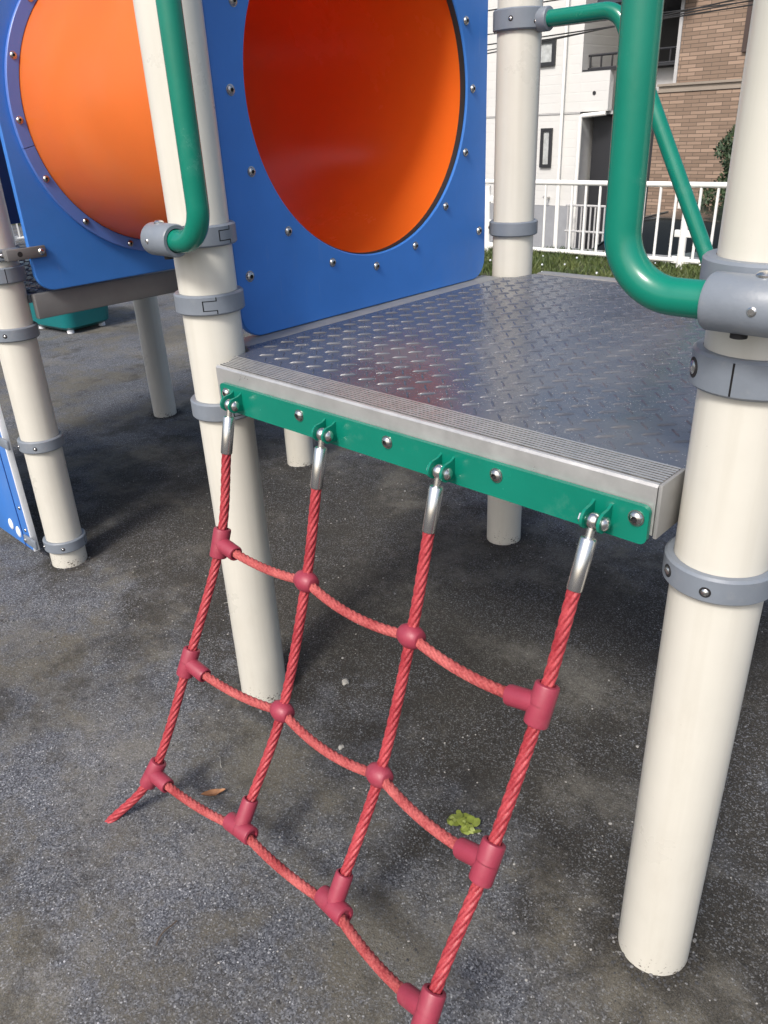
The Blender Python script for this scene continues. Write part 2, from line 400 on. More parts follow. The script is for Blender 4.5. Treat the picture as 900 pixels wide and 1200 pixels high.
def collar_mesh(z, h=.036, ro=.0650, gap_ang=0, zgap=True, bolts=(), lugs=()):
    """ring clamp with a clasp joint; origin at post axis. mats: collar, dark, steel"""
    b = MB(); ri = R_P+.0005; z0 = z-h/2; z1 = z+h/2; ch = .003
    # rims
    sg = 64
    b.m(0)
    b.lathe([(ri, z1), (ro-ch, z1), (ro, z1-ch)], seg=sg, cap0=False, cap1=False)
    b.lathe([(ri, z0), (ro-ch, z0), (ro, z0+ch)], seg=sg, cap0=False, cap1=False)
    b.m(1); b.lathe([(ro-.004, z0+.002), (ro-.004, z1-.002)], seg=sg, cap0=False, cap1=False)
    b.m(0)
    gw = rad(1.9); a0 = rad(gap_ang); d = rad(22) if zgap else 0
    zt = [z0+ch, z0+h*.24, z0+h*.24+.0016, z1-h*.24-.0016, z1-h*.24, z1-ch]
    angs = sorted(set([a0-gw/2, a0+gw/2, a0+d-gw/2, a0+d+gw/2] + [a0+rad(k) for k in range(28, 357, 5)] + [a0+rad(k) for k in (5, 10, 15)]))
    angs.append(angs[0]+2*PI)
    vv = [[b.v((ro*math.cos(a), ro*math.sin(a), zz)) for a in angs] for zz in zt]
    def removed(i, j):
        am = (angs[i]+angs[i+1])/2-a0
        if abs(am) < gw/2 and 1 <= j <= 3: return True
        if zgap and abs(am-d) < gw/2 and j in (0, 1, 3, 4) : return True
        if zgap and -gw/2 < am < d+gw/2 and j in (1, 3): return True
        if not zgap and abs(am) < gw/2: return True
        return False
    for j in range(5):
        for i in range(len(angs)-1):
            if not removed(i, j): b.face([vv[j][i], vv[j][i+1], vv[j+1][i+1], vv[j+1][i]])
    for (a, dz, rr) in bolts:
        a = rad(a); n = Vector((math.cos(a), math.sin(a), 0)); p = n*(ro-.0005)+Vector((0, 0, z+dz))
        b.m(1); b.cyl(p-n*.001, p+n*.0008, rr*1.5, 20)
        b.m(2); b.lathe([(rr, 0), (rr, .0015), (rr*.7, .003), (0.0004, .0036)], p, n, 16)
    b.m(0)
    for (a, dz, L, w) in lugs:     # flat ear that reaches out and holds a panel
        a = rad(a); n = Vector((math.cos(a), math.sin(a), 0)); t = Vector((-n.y, n.x, 0))
        hh = .016
        R = []
        for q, wd in ((ro-.006, .012), (ro+.012, .010), (ro+L, .008)):
            c = n*q+Vector((0, 0, z+dz))
            R.append([c+t*w+Vector((0, 0, -hh)), c+t*(w+wd*.8)+Vector((0, 0, -hh)), c+t*(w+wd*.8)+Vector((0, 0, hh)), c+t*w+Vector((0, 0, hh))])
        b.rings(R)
        p = n*(ro+L-.014)+t*(w+wd*.8)+Vector((0, 0, z+dz))
        b.m(2); b.lathe([(.009, 0), (.009, .002), (.0065, .005), (.0005, .0065)], p, t, 20); b.m(0)
    return b

def post(x, y, z1=2.35, lean=(0, 0)):
    b = MB(); b.lathe([(R_P, -.12), (R_P, z1-.02), (R_P*.93, z1), (.002, z1+.018)], seg=64)
    o = b.build('post', M['post'], PS, loc=(x, y, 0)); o.rotation_euler = (lean[0], lean[1], 0); return o
CM = [M['collar'], M['dark'], M['steel']]
pFL = post(0, 0); pFR = post(1, 0); pBL = post(0, 1); pBR = post(1, 1)
pB = post(-1, 0, lean=(rad(-1.0), rad(-.6))); pD = post(-1, 1); pC = post(-2, 1); pA = post(-2, 0)
def collar(p, z, **k): return collar_mesh(z, **k).build('collar', CM, p, ang=40)
collar(pFL, .727, gap_ang=-20); collar(pFL, .933, gap_ang=-46); collar(pFL, 1.052, gap_ang=-4)
collar(pBL, .952, gap_ang=120, bolts=((-150, 0, .004),)); collar(pBL, 1.428, gap_ang=120, h=.046, bolts=((-75, 0, .004), (-20, -.008, .004)))
collar(pBL, .70, gap_ang=120)
collar(pFR, .721, gap_ang=140, zgap=False, h=.034, bolts=((-132, 0, .0055), (-82, -.002, .0045)))
collar(pFR, .970, gap_ang=-90, zgap=False, h=.041, bolts=((-140, 0, .0075),))
collar(pFR, 1.062, gap_ang=120, h=.044, ro=.068)
collar(pB, .946, gap_ang=120, h=.030, bolts=((-8, 0, .005),))
collar(pB, .893, gap_ang=-10, zgap=False, h=.042); collar(pB, .735, gap_ang=120, bolts=((-45, 0, .004),))
collar(pB, .404, gap_ang=60, bolts=((-40, -.002, .004), (-98, 0, .004))); collar(pB, .067, gap_ang=40, bolts=((-32, -.002, .004), (-98, 0, .004)))
collar(pC, .735, gap_ang=100); collar(pD, .735, gap_ang=120)

# ---- platforms
def platform(ox, oy, front_trim, name='platform'):
    T = Matrix.Translation((ox, oy, 0))
    root = bpy.data.objects.new(name, None); C.objects.link(root); root.parent = PS; root.location = (ox, oy, 0)
    zt = .832
    yf = 0.0 if front_trim else -.0
    if front_trim:
        pl = [(.056, 0.001), (.944, 0.001), (.944, .03), (.955, .055), (1.03, .06), (1.03, .94), (.955, .945), (.94, 1.02), (.06, 1.02), (.045, .95), (.014, .935), (.014, .06), (.045, .045)]
    else:
        pl = [(.055, .03), (.945, .03), (.945, .055), (1.03, .06), (1.03, .94), (.945, .945), (.945, 1.03), (.055, 1.03), (.055, .945), (-.03, .94), (-.03, .06), (.055, .055)]
    b = MB(); b.poly(pl, zt-.022, zt-.001)
    # raised tread bars, alternating +-45 degrees
    def inside(x, y): return .03 < x < 1.01 and .018 < y < 1.0 and not ((x < .085 or x > .92) and (y < .085 or y > .92))
    st = .0315
    zb = zt-.0012
    for i in range(-45, 60):
        for j in range(-60, 80):
            x = (i-j)*st*.7071+.5; y = (i+j)*st*.7071
            if not inside(x, y): continue
            a = rad(45) if (i+j) % 2 == 0 else rad(-45)
            a += PI/4*0
            u = Vector((math.cos(a), math.sin(a), 0)); w = Vector((-u.y, u.x, 0)); c = Vector((x, y, zb))
            L, wd, hh = .0160, .0020, .0024
            P = [c-u*L, c-u*L*.55-w*wd, c+u*L*.55-w*wd, c+u*L, c+u*L*.55+w*wd, c-u*L*.55+w*wd]
            base = [b.v(p) for p in P]; t0 = b.v(c-u*L*.6+Vector((0, 0, hh))); t1 = b.v(c+u*L*.6+Vector((0, 0, hh)))
            b.face([base[0], base[1], t0]); b.face([base[1], base[2], t1, t0]); b.face([base[2], base[3], t1])
            b.face([base[3], base[4], t1]); b.face([base[4], base[5], t0, t1]); b.face([base[5], base[0], t0])
    b.build('tread_plate', M['plate'], root, ang=20, fixn=False)
    mbeam = M['alu_matt'] if front_trim else M['beam']
    def beam(a, c, nm='side_beam', m=mbeam):
        q = MB(); q.box(a, c, .003); return q.build(nm, m, root)
    beam((-.055, .066, .766), (.0125, .934, .8315) if front_trim else (-.031, .934, .834))
    beam((.990, .066, .766) if front_trim else (1.031, .066, .766), (1.055, .934, .834))
    beam((.066, 1.021, .766) if front_trim else (.066, 1.031, .766), (.934, 1.060, .834))
    # middle bearer under the plate
    beam((.06, .48, .772), (.985, .52, .808), 'bearer')
    if front_trim:
        # ribbed aluminium nosing, profile in (y, z)
        pr = [(0, .826), (0, .8325)]
        nr = 8; w = .054; gm = [0]
        for k in range(nr):
            y0 = -k*w/nr; q = w/nr
            pr += [(y0-q*.04, .8340), (y0-q*.60, .8340), (y0-q*.64, .8318), (y0-q*.97, .8318)]; gm += [0, 0, 1, 1]
        pr += [(-.0562, .834), (-.0595, .8332), (-.062, .8300), (-.062, .768), (-.045, .766), (-.004, .766)]
        b = MB(); R = []
        for x in (.081, .937):
            R.append([Vector((x if yy < -.03 or x > .5 else .081-.022*(yy+.03)/.03, yy, zz)) for yy, zz in pr])
        va = [b.v(p) for p in R[0]]; vb = [b.v(p) for p in R[1]]; n = len(pr)
        for k in range(n):
            b.m(1 if 2 <= k < 2+4*nr-1 and (k-2) % 4 in (1, 2) else 0); b.face([va[k], va[(k+1) % n], vb[(k+1) % n], vb[k]])
        b.m(0); b.face(list(reversed(va))); b.face(vb)
        b.build('nosing', [M['alu'], M['groove']], root, ang=15)
        b = MB(); b.box((.9385, -.0635, .765), (.9435, 0.0, .8352), .0012); b.build('end_cap', M['alu_matt'], root)
    else:
        beam((.055, .031, .766), (.945, .060, .834), 'front_beam')
    return root
platform(0, 0, True)
P2 = platform(-2, 0, False)

# ---- bolts
def bolt_mesh(r=.0095, h=.0065):
    b = MB(); b.m(0); b.lathe([(r*1.12, 0), (r*1.12, .0012), (r, .0013), (r*.96, h*.45), (r*.78, h*.8), (r*.42, h)], seg=24, cap1=False)
    b.m(1); b.lathe([(r*.42, h), (r*.34, h*.55)], seg=6, cap0=False)
    return b
def bolt_obj(parent, loc, normal, r=.0095, first=[None]):
    key = round(r, 4); cache = bolt_obj.__dict__.setdefault('c', {})
    rot = Vector(normal).to_track_quat('Z', 'Y').to_euler(); rot.rotate_axis('Z', random.uniform(0, PI))
    if key not in cache:
        o = bolt_mesh(r, r*.68).build('bolt', [M['bolt'], M['dark']], parent, ang=50); cache[key] = o
        o.location = loc; o.rotation_euler = rot; return o
    return inst(cache[key], parent, loc, rot)

# ---- panels with round opening (plane x = const)
YC, ZC = .495, 1.284
def rrect_hit(th, y0, y1, z0, z1, r):
    """ray from (YC,ZC) to rounded rectangle"""
    c, s = math.cos(th), math.sin(th); lo, hi = 0., 3.
    def ins(y, z):
        if not (y0 <= y <= y1 and z0 <= z <= z1): return False
        cy = min(max(y, y0+r), y1-r); cz = min(max(z, z0+r), z1-r)
        return (y-cy)**2+(z-cz)**2 <= r*r+1e-12
    for _ in range(40):
        mid = (lo+hi)/2
        if ins(YC+c*mid, ZC+s*mid): lo = mid
        else: hi = mid
    return YC+c*lo, ZC+s*lo
def ring_panel(x, th, outer, hole_r, name, mats, parent, label=None):
    """outer(theta)->(y,z); thickness th towards -x; eased edges"""
    b = MB(); N = 288; R = []
    e = .0025
    for dx, inset in ((0, e), (-e, 0), (-(th-e), 0), (-th, e)):
        row = []
        for k in range(N):
            a = 2*PI*k/N; y, z = outer(a); d = math.hypot(y-YC, z-ZC); f = (d-inset)/d
            row.append(Vector((x+dx, YC+(y-YC)*f, ZC+(z-ZC)*f)))
        R.append(row)
    for dx, inset in ((-th, e), (-(th-e), 0), (-e, 0), (0, e)):
        R.append([Vector((x+dx, YC+(hole_r+inset)*math.cos(2*PI*k/N), ZC+(hole_r+inset)*math.sin(2*PI*k/N))) for k in range(N)])
    R.append(R[0])
    vs = [[b.v(p) for p in r] for r in R[:-1]]; vs.append(vs[0])
    for a_, c_ in zip(vs, vs[1:]):
        for i in range(N): b.face([a_[i], a_[(i+1) % N], c_[(i+1) % N], c_[i]])
    o = b.build(name, mats, parent, ang=30)
    if label: o['label'] = label
    return o
HR = .334
xr = -.028
pan = ring_panel(xr, .016, lambda a: rrect_hit(a, .088, .910, .8325, 1.86, .05), HR, 'tunnel_panel', M['blue'], PS, 'blue panel with the open mouth of the orange tunnel')
for k in range(16):
    a = 2*PI*k/16; bolt_obj(pan, (xr, YC-.007+.362*math.cos(a), ZC+.362*math.sin(a)), (1, 0, 0), .0085)
for y, z in ((.121, .955), (.882, .955), (.121, 1.72), (.882, 1.72)): bolt_obj(pan, (xr, y, z), (1, 0, 0), .0095)
xl = -.930
pan2 = ring_panel(xl, .016, lambda a: rrect_hit(a, .076, .93, .8395, 1.86, .05), HR, 'tunnel_panel', M['blue'], PS, 'blue panel behind the outer end of the tunnel')
for y, z in ((.885, .95),): bolt_obj(pan2, (xl, y, z), (1, 0, 0), .0095)

# ---- tunnel
TUN = bpy.data.objects.new('tunnel', None); C.objects.link(TUN); TUN.parent = PS; TUN.location = (-.48, YC, ZC)
b = MB(); x0, x1 = xr-.020-(-.48), xl+.002-(-.48)
ro, ri = .3535, .346
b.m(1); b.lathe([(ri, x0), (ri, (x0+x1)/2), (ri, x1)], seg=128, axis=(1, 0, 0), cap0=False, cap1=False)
b.m(0); b.lathe([(ri, x1), (ro, x1), (ro, x1+.01), (ro, x0-.012), (ro+.015, x0-.009), (ro+.015, x0), (ri, x0)], seg=128, axis=(1, 0, 0), cap0=False, cap1=False)
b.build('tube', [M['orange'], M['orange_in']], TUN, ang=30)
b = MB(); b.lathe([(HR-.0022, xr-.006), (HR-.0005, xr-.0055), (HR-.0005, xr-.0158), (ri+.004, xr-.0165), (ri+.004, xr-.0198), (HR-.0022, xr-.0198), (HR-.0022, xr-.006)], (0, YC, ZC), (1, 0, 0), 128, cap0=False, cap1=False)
b.build('rim_shade_ring', M['dark'], pan, ang=30)  # black ring standing in for the shaded panel edge and gap
# bolted flange in segments on the left panel
FLG = []
for k in range(4):
    a0 = rad(-167+90*k); a1 = a0+rad(89.75); b = MB(); R = []
    n = 40
    for i in range(n+1):
        a = a0+(a1-a0)*i/n
        def P(r, x): return Vector((x+.48, r*math.cos(a), r*math.sin(a)))
        R.append([P(ro+.001, xl+.001), P(.3865, xl+.001), P(.3865, xl+.0105), P(.385, xl+.012), P(ro+.0025, xl+.012), P(ro+.001, xl+.0105)])
    b.rings(R); fo = b.build('flange', M['blue_rim'], TUN, ang=30); FLG.append((a0, a1, fo))
for k in range(16):
    a = 2*PI*(k+.0)/16 + rad(3)
    for a0, a1, fo in FLG:
        d = (a-a0) % (2*PI)
        if d < a1-a0: bolt_obj(fo, (xl+.012+.48, .3715*math.cos(a), .3715*math.sin(a)), (1, 0, 0), .0082)

# ---- handrails
def handrail(pts, rads, r=.0185):
    b = MB(); b.tube(arc_path(pts, rads, 14), r, 28); return b.build('handrail', M['green'], PS, ang=50)
def socket(parent, c, ax, r=.0275, L=.076, post_c=(0, 0)):
    """clamp body: short round socket gripping the rail, with a web to the post"""
    b = MB(); c = Vector(c); ax = Vector(ax).normalized()
    b.m(0); a0 = c-ax*L*.5
    b.lathe([(.001, 0.0), (r-.008, 0.0), (r-.003, .0015), (r, .006), (r, L-.003), (r-.002, L), (.020, L), (.0195, L-.004)], a0, ax, 40, cap1=False)
    pc = Vector((post_c[0], post_c[1], c.z)); dn = (pc-c); dn = dn.normalized()
    t = Vector((0, 0, 1)); w = ax
    p0 = c+dn*.012; p1 = pc-dn*(R_P+.002)
    R = []
    for p, hw, hh in ((p0, .027, .022), (p1, .034, .019)):
        R.append([p+w*hw-t*hh, p+w*hw+t*hh, p-w*hw+t*hh, p-w*hw-t*hh])
    b.rings(R)
    b.m(2); b.lathe([(.0085, 0), (.0085, .002), (.006, .0045), (.0005, .0055)], c+t*(r-.001)-ax*.01, t, 20)
    nn = Vector((0, -1, 0)); b.lathe([(.0045, 0), (.0045, .0012), (.003, .0025)], c+nn*(r-.0008)-ax*.012, nn, 14)
    b.m(1); b.cyl(c-t*(r-.001)+ax*.005, c-t*(r+.004)+ax*.005, .008, 16)
    return b.build('clamp', CM, parent, ang=40)
h1 = handrail([(.0, -.092, 1.054), (.139, -.092, 1.054), (.139, -.092, 1.80), (.0, -.092, 1.80)], .058); socket(h1, (.026, -.092, 1.054), (1, 0, 0), post_c=(0, 0)); socket(h1, (.026, -.092, 1.80), (1, 0, 0), post_c=(0, 0))
h2 = handrail([(1.0, -.092, 1.052), (.880, -.092, 1.052), (.876, -.092, 1.80), (1.0, -.092, 1.80)], .062); socket(h2, (1.014, -.092, 1.052), (-1, 0, 0), post_c=(1, 0)); socket(h2, (1.002, -.092, 1.80), (-1, 0, 0), post_c=(1, 0))
h3 = handrail([(.05, 1.0, 1.424), (.262, 1.0, 1.424), (.575, 1.0, .842), (.95, 1.0, .90)], [.06, .05], .0175)
b = MB(); b.m(0); b.cyl((.055, 1, 1.424), (.085, 1, 1.424), .026, 28, .003); b.build('clamp', CM, h3)

# ---- green net rail bolted under the nosing
NR = MB(); t = bmesh.new()
def rail_outline():
    x0, x1, z0, z1, r = .098, .9345, .7565, .8065, .009
    p = []
    for cx, cz, a0 in ((x1-r, z1-r, 0), (x0+r, z1-r, 90), (x0+r, z0+r, 180), (x1-r, z0+r, 270)):
        for k in range(6): a = rad(a0+18*k); p.append((cx+r*math.cos(a), cz+r*math.sin(a)))
    return p
NR.poly(rail_outline(), -.0635, -.0705, lambda x, z, y: (x, y, z))
net_rail = NR.build('net_rail', M['green'], PS, ang=35)
for x in (.117, .318, .518, .718, .9195): bolt_obj(net_rail, (x, -.0705, .7895), (0, -1, 0), .0092)
EX = (.149, .393, .634, .875)
def lug(x):
    b = MB()
    for dx in (-.0115, .0115):
        xx = x+dx; R = []; n = 12
        out = [(-.070, .796), (-.070, .758)]
        pr = [(-.0700, .7985), (-.0735, .7960), (-.079, .7935)]+[(-.0875-.0135*math.sin(rad(a)), .779+.0135*math.cos(rad(a))) for a in range(0, 181, 15)]+[(-.080, .7668), (-.0700, .765)]
        b.poly(pr, xx-.0019, xx+.0019, lambda y, z, q: (q, y, z))
    o = b.build('lug', M['green'], net_rail, ang=30)
    return o
for x in EX: lug(x)

# ---- blue climbing panel on the far left
cp = MB(); cp.m(0); cp.box((-1.96, -.074, .03), (-1.0985, -.056, .80), .003)
cp.m(1); cp.box((-1.098, -.0745, .03), (-1.090, -.0555, .80), .002)
cpo = cp.build('climbing_panel', [M['blue'], M['white_core']], PS, ang=30); cpo.location.x = .016; cpo['label'] = 'blue climbing panel with pale edge at the lower left'
cb = MB(); cb.box((-1.152, -.0765, .03), (-1.150, -.073, .80)); cb.build('groove', M['blue_shade'], cpo)
for z in (.10, .18, .40, .55, .70): bolt_obj(cpo, (-1.118, -.074, z), (0, -1, 0), .006)
for x, z in ((-1.235, .085), (-1.185, .072), (-1.46, .30), (-1.62, .42)):
    b = MB(); b.sphere((x, -.0745, z), .016, 20, (1, .35, 1.25)); b.build('foothold', M['white_core'], cpo)
# brackets linking that panel to the post
for z in (.07, .41):
    b = MB(); b.m(0); b.box((-1.128, -.0835, z-.015), (-1.045, -.0755, z+.015), .003)
    b.m(1); b.lathe([(.0075, 0), (.0075, .002), (.005, .0045), (.0005, .0055)], (-1.114, -.0835, z), (0, -1, 0), 20)
    b.build('bracket', [M['collar'], M['steel']], cpo)
# arm that grips the outer tunnel panel
b = MB(); b.m(0); b.box((-.9285, .010, .931), (-.9205, .118, .961), .003); b.box((-.962, .010, .932), (-.9288, .034, .960), .003)
b.m(1); b.lathe([(.009, 0), (.009, .002), (.0065, .005), (.0005, .0065)], (-.9205, .104, .946), (1, 0, 0), 20)
b.m(2); b.cyl((-.9210, .045, .946), (-.9202, .045, .946), .007, 16)
b.build('panel_arm', [M['beam'], M['steel'], M['dark']], PS)
# ---- far panel of the left platform, then unseen panel and roof added for shade
def side_panel(pts, fn, t0, t1, label):
    b = MB(); b.poly(pts, t0, t1, fn); o = b.build('side_panel', M['blue_shade'], PS, ang=30); o['label'] = label
side_panel([(.07, .93), (.93, .93), (.93, 1.86), (.07, 1.86)], lambda y, z, x: (x, y, z), -1.985, -1.967, 'blue panel at the far side, coloured dark for its shade')
side_panel([(-1.92, .93), (-1.08, .93), (-1.08, 1.86), (-1.92, 1.86)], lambda x, z, y: (x, y, z), -.012, .006, 'unseen dark blue panel added to shade the left platform')
b = MB(); ap = V0 = Vector((-1.5, .5, 2.75)); R = [Vector((-2.12, -.12, 2.30)), Vector((-.88, -.12, 2.30)), Vector((-.88, 1.12, 2.30)), Vector((-2.12, 1.12, 2.30))]
tp = [b.v(p) for p in R]; bt = [b.v(p-Vector((0, 0, .03))) for p in R]; a1 = b.v(ap); a2 = b.v(ap-Vector((0, 0, .04)))
for k in range(4): b.face([tp[k], tp[(k+1) % 4], a1]); b.face([bt[(k+1) % 4], bt[k], a2]); b.face([bt[k], bt[(k+1) % 4], tp[(k+1) % 4], tp[k]])
b.build('roof', M['blue_shade'], PS, ang=10)  # out-of-view roof, added to keep light out of the tunnel

# ================================================================== CLIMBING NET
NET = thing('climbing_net', 'red twisted-rope climbing net hanging from the green rail to the ground', 'climbing net', (.51, -.09, .779))
NI = Matrix.Translation((-.51, .09, -.779))
def rope_prof(r, pitch, strands=6, faded=False):
    rs = r*.355; rc = r*.645; n = 60
    def f(i, d):
        tw = 2*PI*d/pitch; out = []
        for k in range(n):
            a = 2*PI*k/n
            ph = ((a-tw) % (2*PI/strands)) - PI/strands
            rr = rc*math.cos(ph)+math.sqrt(max(rs*rs-(rc*math.sin(ph))**2, 0)) if rs > abs(rc*math.sin(ph)) else rc*math.cos(ph)
            out.append((rr*math.cos(a), rr*math.sin(a)))
        return out
    return f
def spline(P, step=.003, ends=None):
    P = [Vector(p) for p in P]; Q = [P[0]*2-P[1]]+P+[P[-1]*2-P[-2]]; out = []
    for i in range(1, len(Q)-2):
        p0, p1, p2, p3 = Q[i-1], Q[i], Q[i+1], Q[i+2]; n = max(2, int((p2-p1).length/step))
        for k in range(n):
            t = k/n; out.append(.5*((2*p1)+(-p0+p2)*t+(2*p0-5*p1+4*p2-p3)*t*t+(-p0+3*p1-3*p2+p3)*t**3))
    out.append(P[-1]); return out
RR = .0089
rowsP = [
 [(.149, -.089, .779), (.148, -.152, .523), (.146, -.262, .307), (.128, -.372, .091), (.075, -.462, -.01)],
 [(.393, -.089, .779), (.389, -.149, .531), (.389, -.232, .303), (.388, -.352, .116)],
 [(.634, -.089, .779), (.629, -.153, .531), (.629, -.236, .314), (.628, -.352, .126)],
 [(.875, -.089, .779), (.868, -.171, .545), (.866, -.279, .352), (.868, -.405, .190), (.905, -.56, -.01)]]
def nbuild(b, name, m, parent=NET, ang=40):
    bmesh.ops.transform(b.bm, matrix=NI, verts=b.bm.verts[:]); return b.build(name, m, parent, ang=ang)
for ri_, P in enumerate(rowsP):
    P = [Vector(p) for p in P]
    d = (P[1]-P[0]).normalized()
    s0 = P[0]+d*.022; s1 = P[0]+d*.090      # ferrule
    path = spline([s1-d*.01]+P[1:])
    b = MB(); b.sweep(path, rope_prof(RR, .108)); ro_ = nbuild(b, 'rope', M['rope'])
    b = MB(); b.lathe([(.0092, 0), (.0106, .0018), (.0106, .0665), (.0099, .068)], s0, d, 32); b.m(0)
    nbuild(b, 'ferrule', M['steel'], ro_)
    b = MB(); b.cyl(P[0]+d*.006, s0+d*.002, .0052, 16); b.sphere(P[0], .0105, 20)
    nbuild(b, 'eye_bolt', M['steel'], ro_)
    # pin through the two green lugs
    b = MB(); b.cyl(P[0]-Vector((.0185, 0, 0)), P[0]+Vector((.0165, 0, 0)), .0048, 16)
    b.lathe([(.0088, 0), (.0088, .003), (.006, .006), (.0005, .0075)], P[0]+Vector((.0137, 0, 0)), (1, 0, 0), 20)
    b.lathe([(.0075, 0), (.0075, .004), (.005, .005)], P[0]-Vector((.0137, 0, 0)), (-1, 0, 0), 6)
    nbuild(b, 'pin', M['steel'], ro_)
V3 = Vector
def tang(P, i):
    P = [V3(p) for p in P]; a = P[max(i-1, 0)]; c = P[min(i+1, len(P)-1)]; return (c-a).normalized()
def tee(c, main, branch, Lm=.058, Lb=.052, r=.0165, rb=.0145):
    b = MB(); main = main.normalized(); branch = branch.normalized()
    e = .0022
    def stub(a, dirn, L, rr, open_=True):
        b.lathe([(rr, 0), (rr, L-e*1.5), (rr-e*.35, L-e*.4), (rr-e, L), (.0108, L), (.0105, L-.004)], a, dirn, 32, cap0=True, cap1=True)
    stub(c-main*0.0005, main, Lm*.5, r); stub(c+main*0.0005, -main, Lm*.5, r)
    stub(c, branch, Lb, rb)
    return nbuild(b, 'tee_connector', M['rubber'], ang=40)
def ball(c, ax):
    b = MB(); ax = ax.normalized(); r = .0192
    b.lathe([(.0112, -.0195), (.0132, -.0185), (.0166, -.012), (.0187, -.005), (.0192, 0), (.0187, .005), (.0166, .012), (.0132, .0185), (.0112, .0195)], c, ax, 32)
    return nbuild(b, 'ball_connector', M['rubber'], ang=60)
# cross ropes, rows 1..3, sagging between the nodes
sag = [[.010, .015, .012], [.012, .017, .013], [.010, .010, .013]]
for row in (1, 2, 3):
    nodes = [V3(P[row]) for P in rowsP]; cd = []
    for k in range(3):
        a, c = nodes[k], nodes[k+1]; out = V3((0, -.45, -.9)).normalized(); L = (c-a)
        s_ = sag[row-1][k]
        ins0 = .0; pts = []
        for q in range(0, 11):
            f = q/10; pts.append(a+L*f+out*s_*4*f*(1-f))
        path = spline(pts, .003)
        b = MB(); b.sweep(path, rope_prof(RR*.93, .075)); nbuild(b, 'cross_rope', M['rope_faded'])
        cd.append(((pts[1]-pts[0]).normalized(), (pts[-2]-pts[-1]).normalized()))
    if row < 3:
        tee(nodes[0], tang(rowsP[0], row), cd[0][0]); tee(nodes[3], tang(rowsP[3], row), cd[2][1])
        ball(nodes[1], (cd[1][0]-cd[0][1])); ball(nodes[2], (cd[2][0]-cd[1][1]))
    else:
        tee(nodes[0], tang(rowsP[0], 3), cd[0][0]); tee(nodes[3], tang(rowsP[3], 3), cd[2][1])
        for k in (1, 2):
            upd = (V3(rowsP[k][2])-nodes[k]); tee(nodes[k], cd[k][0]-cd[k-1][1], upd, .064, .056)
for o in NET.children: pass

# ================================================================== PARK FENCES
def baluster_fence(loc, rz, label, L, n_post, sp=.137, H=.695, gaps=()):
    root = thing('park_fence', label, 'fence', loc, rz, None)
    b = MB(); b.tube([(0, 0, H-.02), (L, 0, H-.02)], .022, 16); b.build('top_rail', M['white_paint'], root)
    secs = []; prev = 0
    for x in list(gaps)+[L]: secs.append((prev, x)); prev = x
    for a, c in secs:
        b = MB(); b.tube([(a+.05, 0, .085), (c-.05, 0, .085)], .019, 16); b.build('bottom_rail', M['white_paint'], root)
        n = int((c-a-.2)/sp); proto = None
        for k in range(n+1):
            x = a+.1+(c-a-.2)*k/n
            if proto is None:
                b = MB(); b.cyl((0, 0, .09), (0, 0, H-.02), .0115, 10); proto = b.build('baluster', M['white_paint'], root, loc=(x, 0, 0))
            else: inst(proto, root, (x, 0, 0))
    for x in list(gaps)+([0, L]):
        b = MB(); b.cyl((x, 0, -.1), (x, 0, H-.06), .030, 16)
        for z in (.09, .30, .52): b.box((x-.075, -.012, z-.028), (x+.075, .012, z+.028), .004)
        b.build('fence_post', M['white_paint'], root)
    return root
baluster_fence((-5.56, 5.75, .0), 0, 'white metal baluster fence on the grass verge in front of the houses', 8.0, 3, gaps=(2.0, 4.0, 6.0))
baluster_fence((-9.45, 1.4, .0), rad(90), 'short white fence stretch seen in the gap at the far left', 4.2, 2, gaps=(2.1,))

# ================================================================== HOUSES
def wall_mat(name, col, period, strength):
    m = mat(name, col, .75, var=.04, vscale=1.5)
    n = m.node_tree.nodes; l = m.node_tree.links; b = n['Principled BSDF']; tc = n['Texture Coordinate']
    br = n.new('ShaderNodeTexBrick'); br.inputs['Scale'].default_value = 1; br.inputs['Brick Width'].default_value = 1.8; br.inputs['Row Height'].default_value = period
    br.inputs['Mortar Size'].default_value = .012; br.inputs['Color1'].default_value = (1, 1, 1, 1); br.inputs['Color2'].default_value = (.9, .9, .9, 1); br.inputs['Mortar'].default_value = (0, 0, 0, 1)
    mp = n.new('ShaderNodeMapping'); mp.inputs['Rotation'].default_value = (rad(90), 0, 0); l.new(tc.outputs['Object'], mp.inputs[0]); l.new(mp.outputs[0], br.inputs['Vector'])
    bp = n.new('ShaderNodeBump'); bp.inputs['Strength'].default_value = strength; bp.inputs['Distance'].default_value = .02
    l.new(br.outputs['Color'], bp.inputs['Height']); l.new(bp.outputs[0], b.inputs['Normal'])
    return m
M['siding'] = wall_mat('white_siding', (.60, .60, .585), .16, .35)
M['found'] = mat('grey_foundation', (.27, .28, .30), .8, var=.08)
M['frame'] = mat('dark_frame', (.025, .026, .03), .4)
M['brownframe'] = mat('brown_frame', (.06, .04, .035), .4)
M['glass'] = mat('window_glass', (.16, .19, .2), .08, spec=.8)
M['curtain'] = mat('pale_curtain', (.40, .42, .42), .7, var=.25, vscale=9)
M['roof'] = mat('dark_roof', (.03, .035, .05), .6, var=.15)
M['greywall'] = mat('grey_wall', (.42, .42, .42), .7, var=.05)
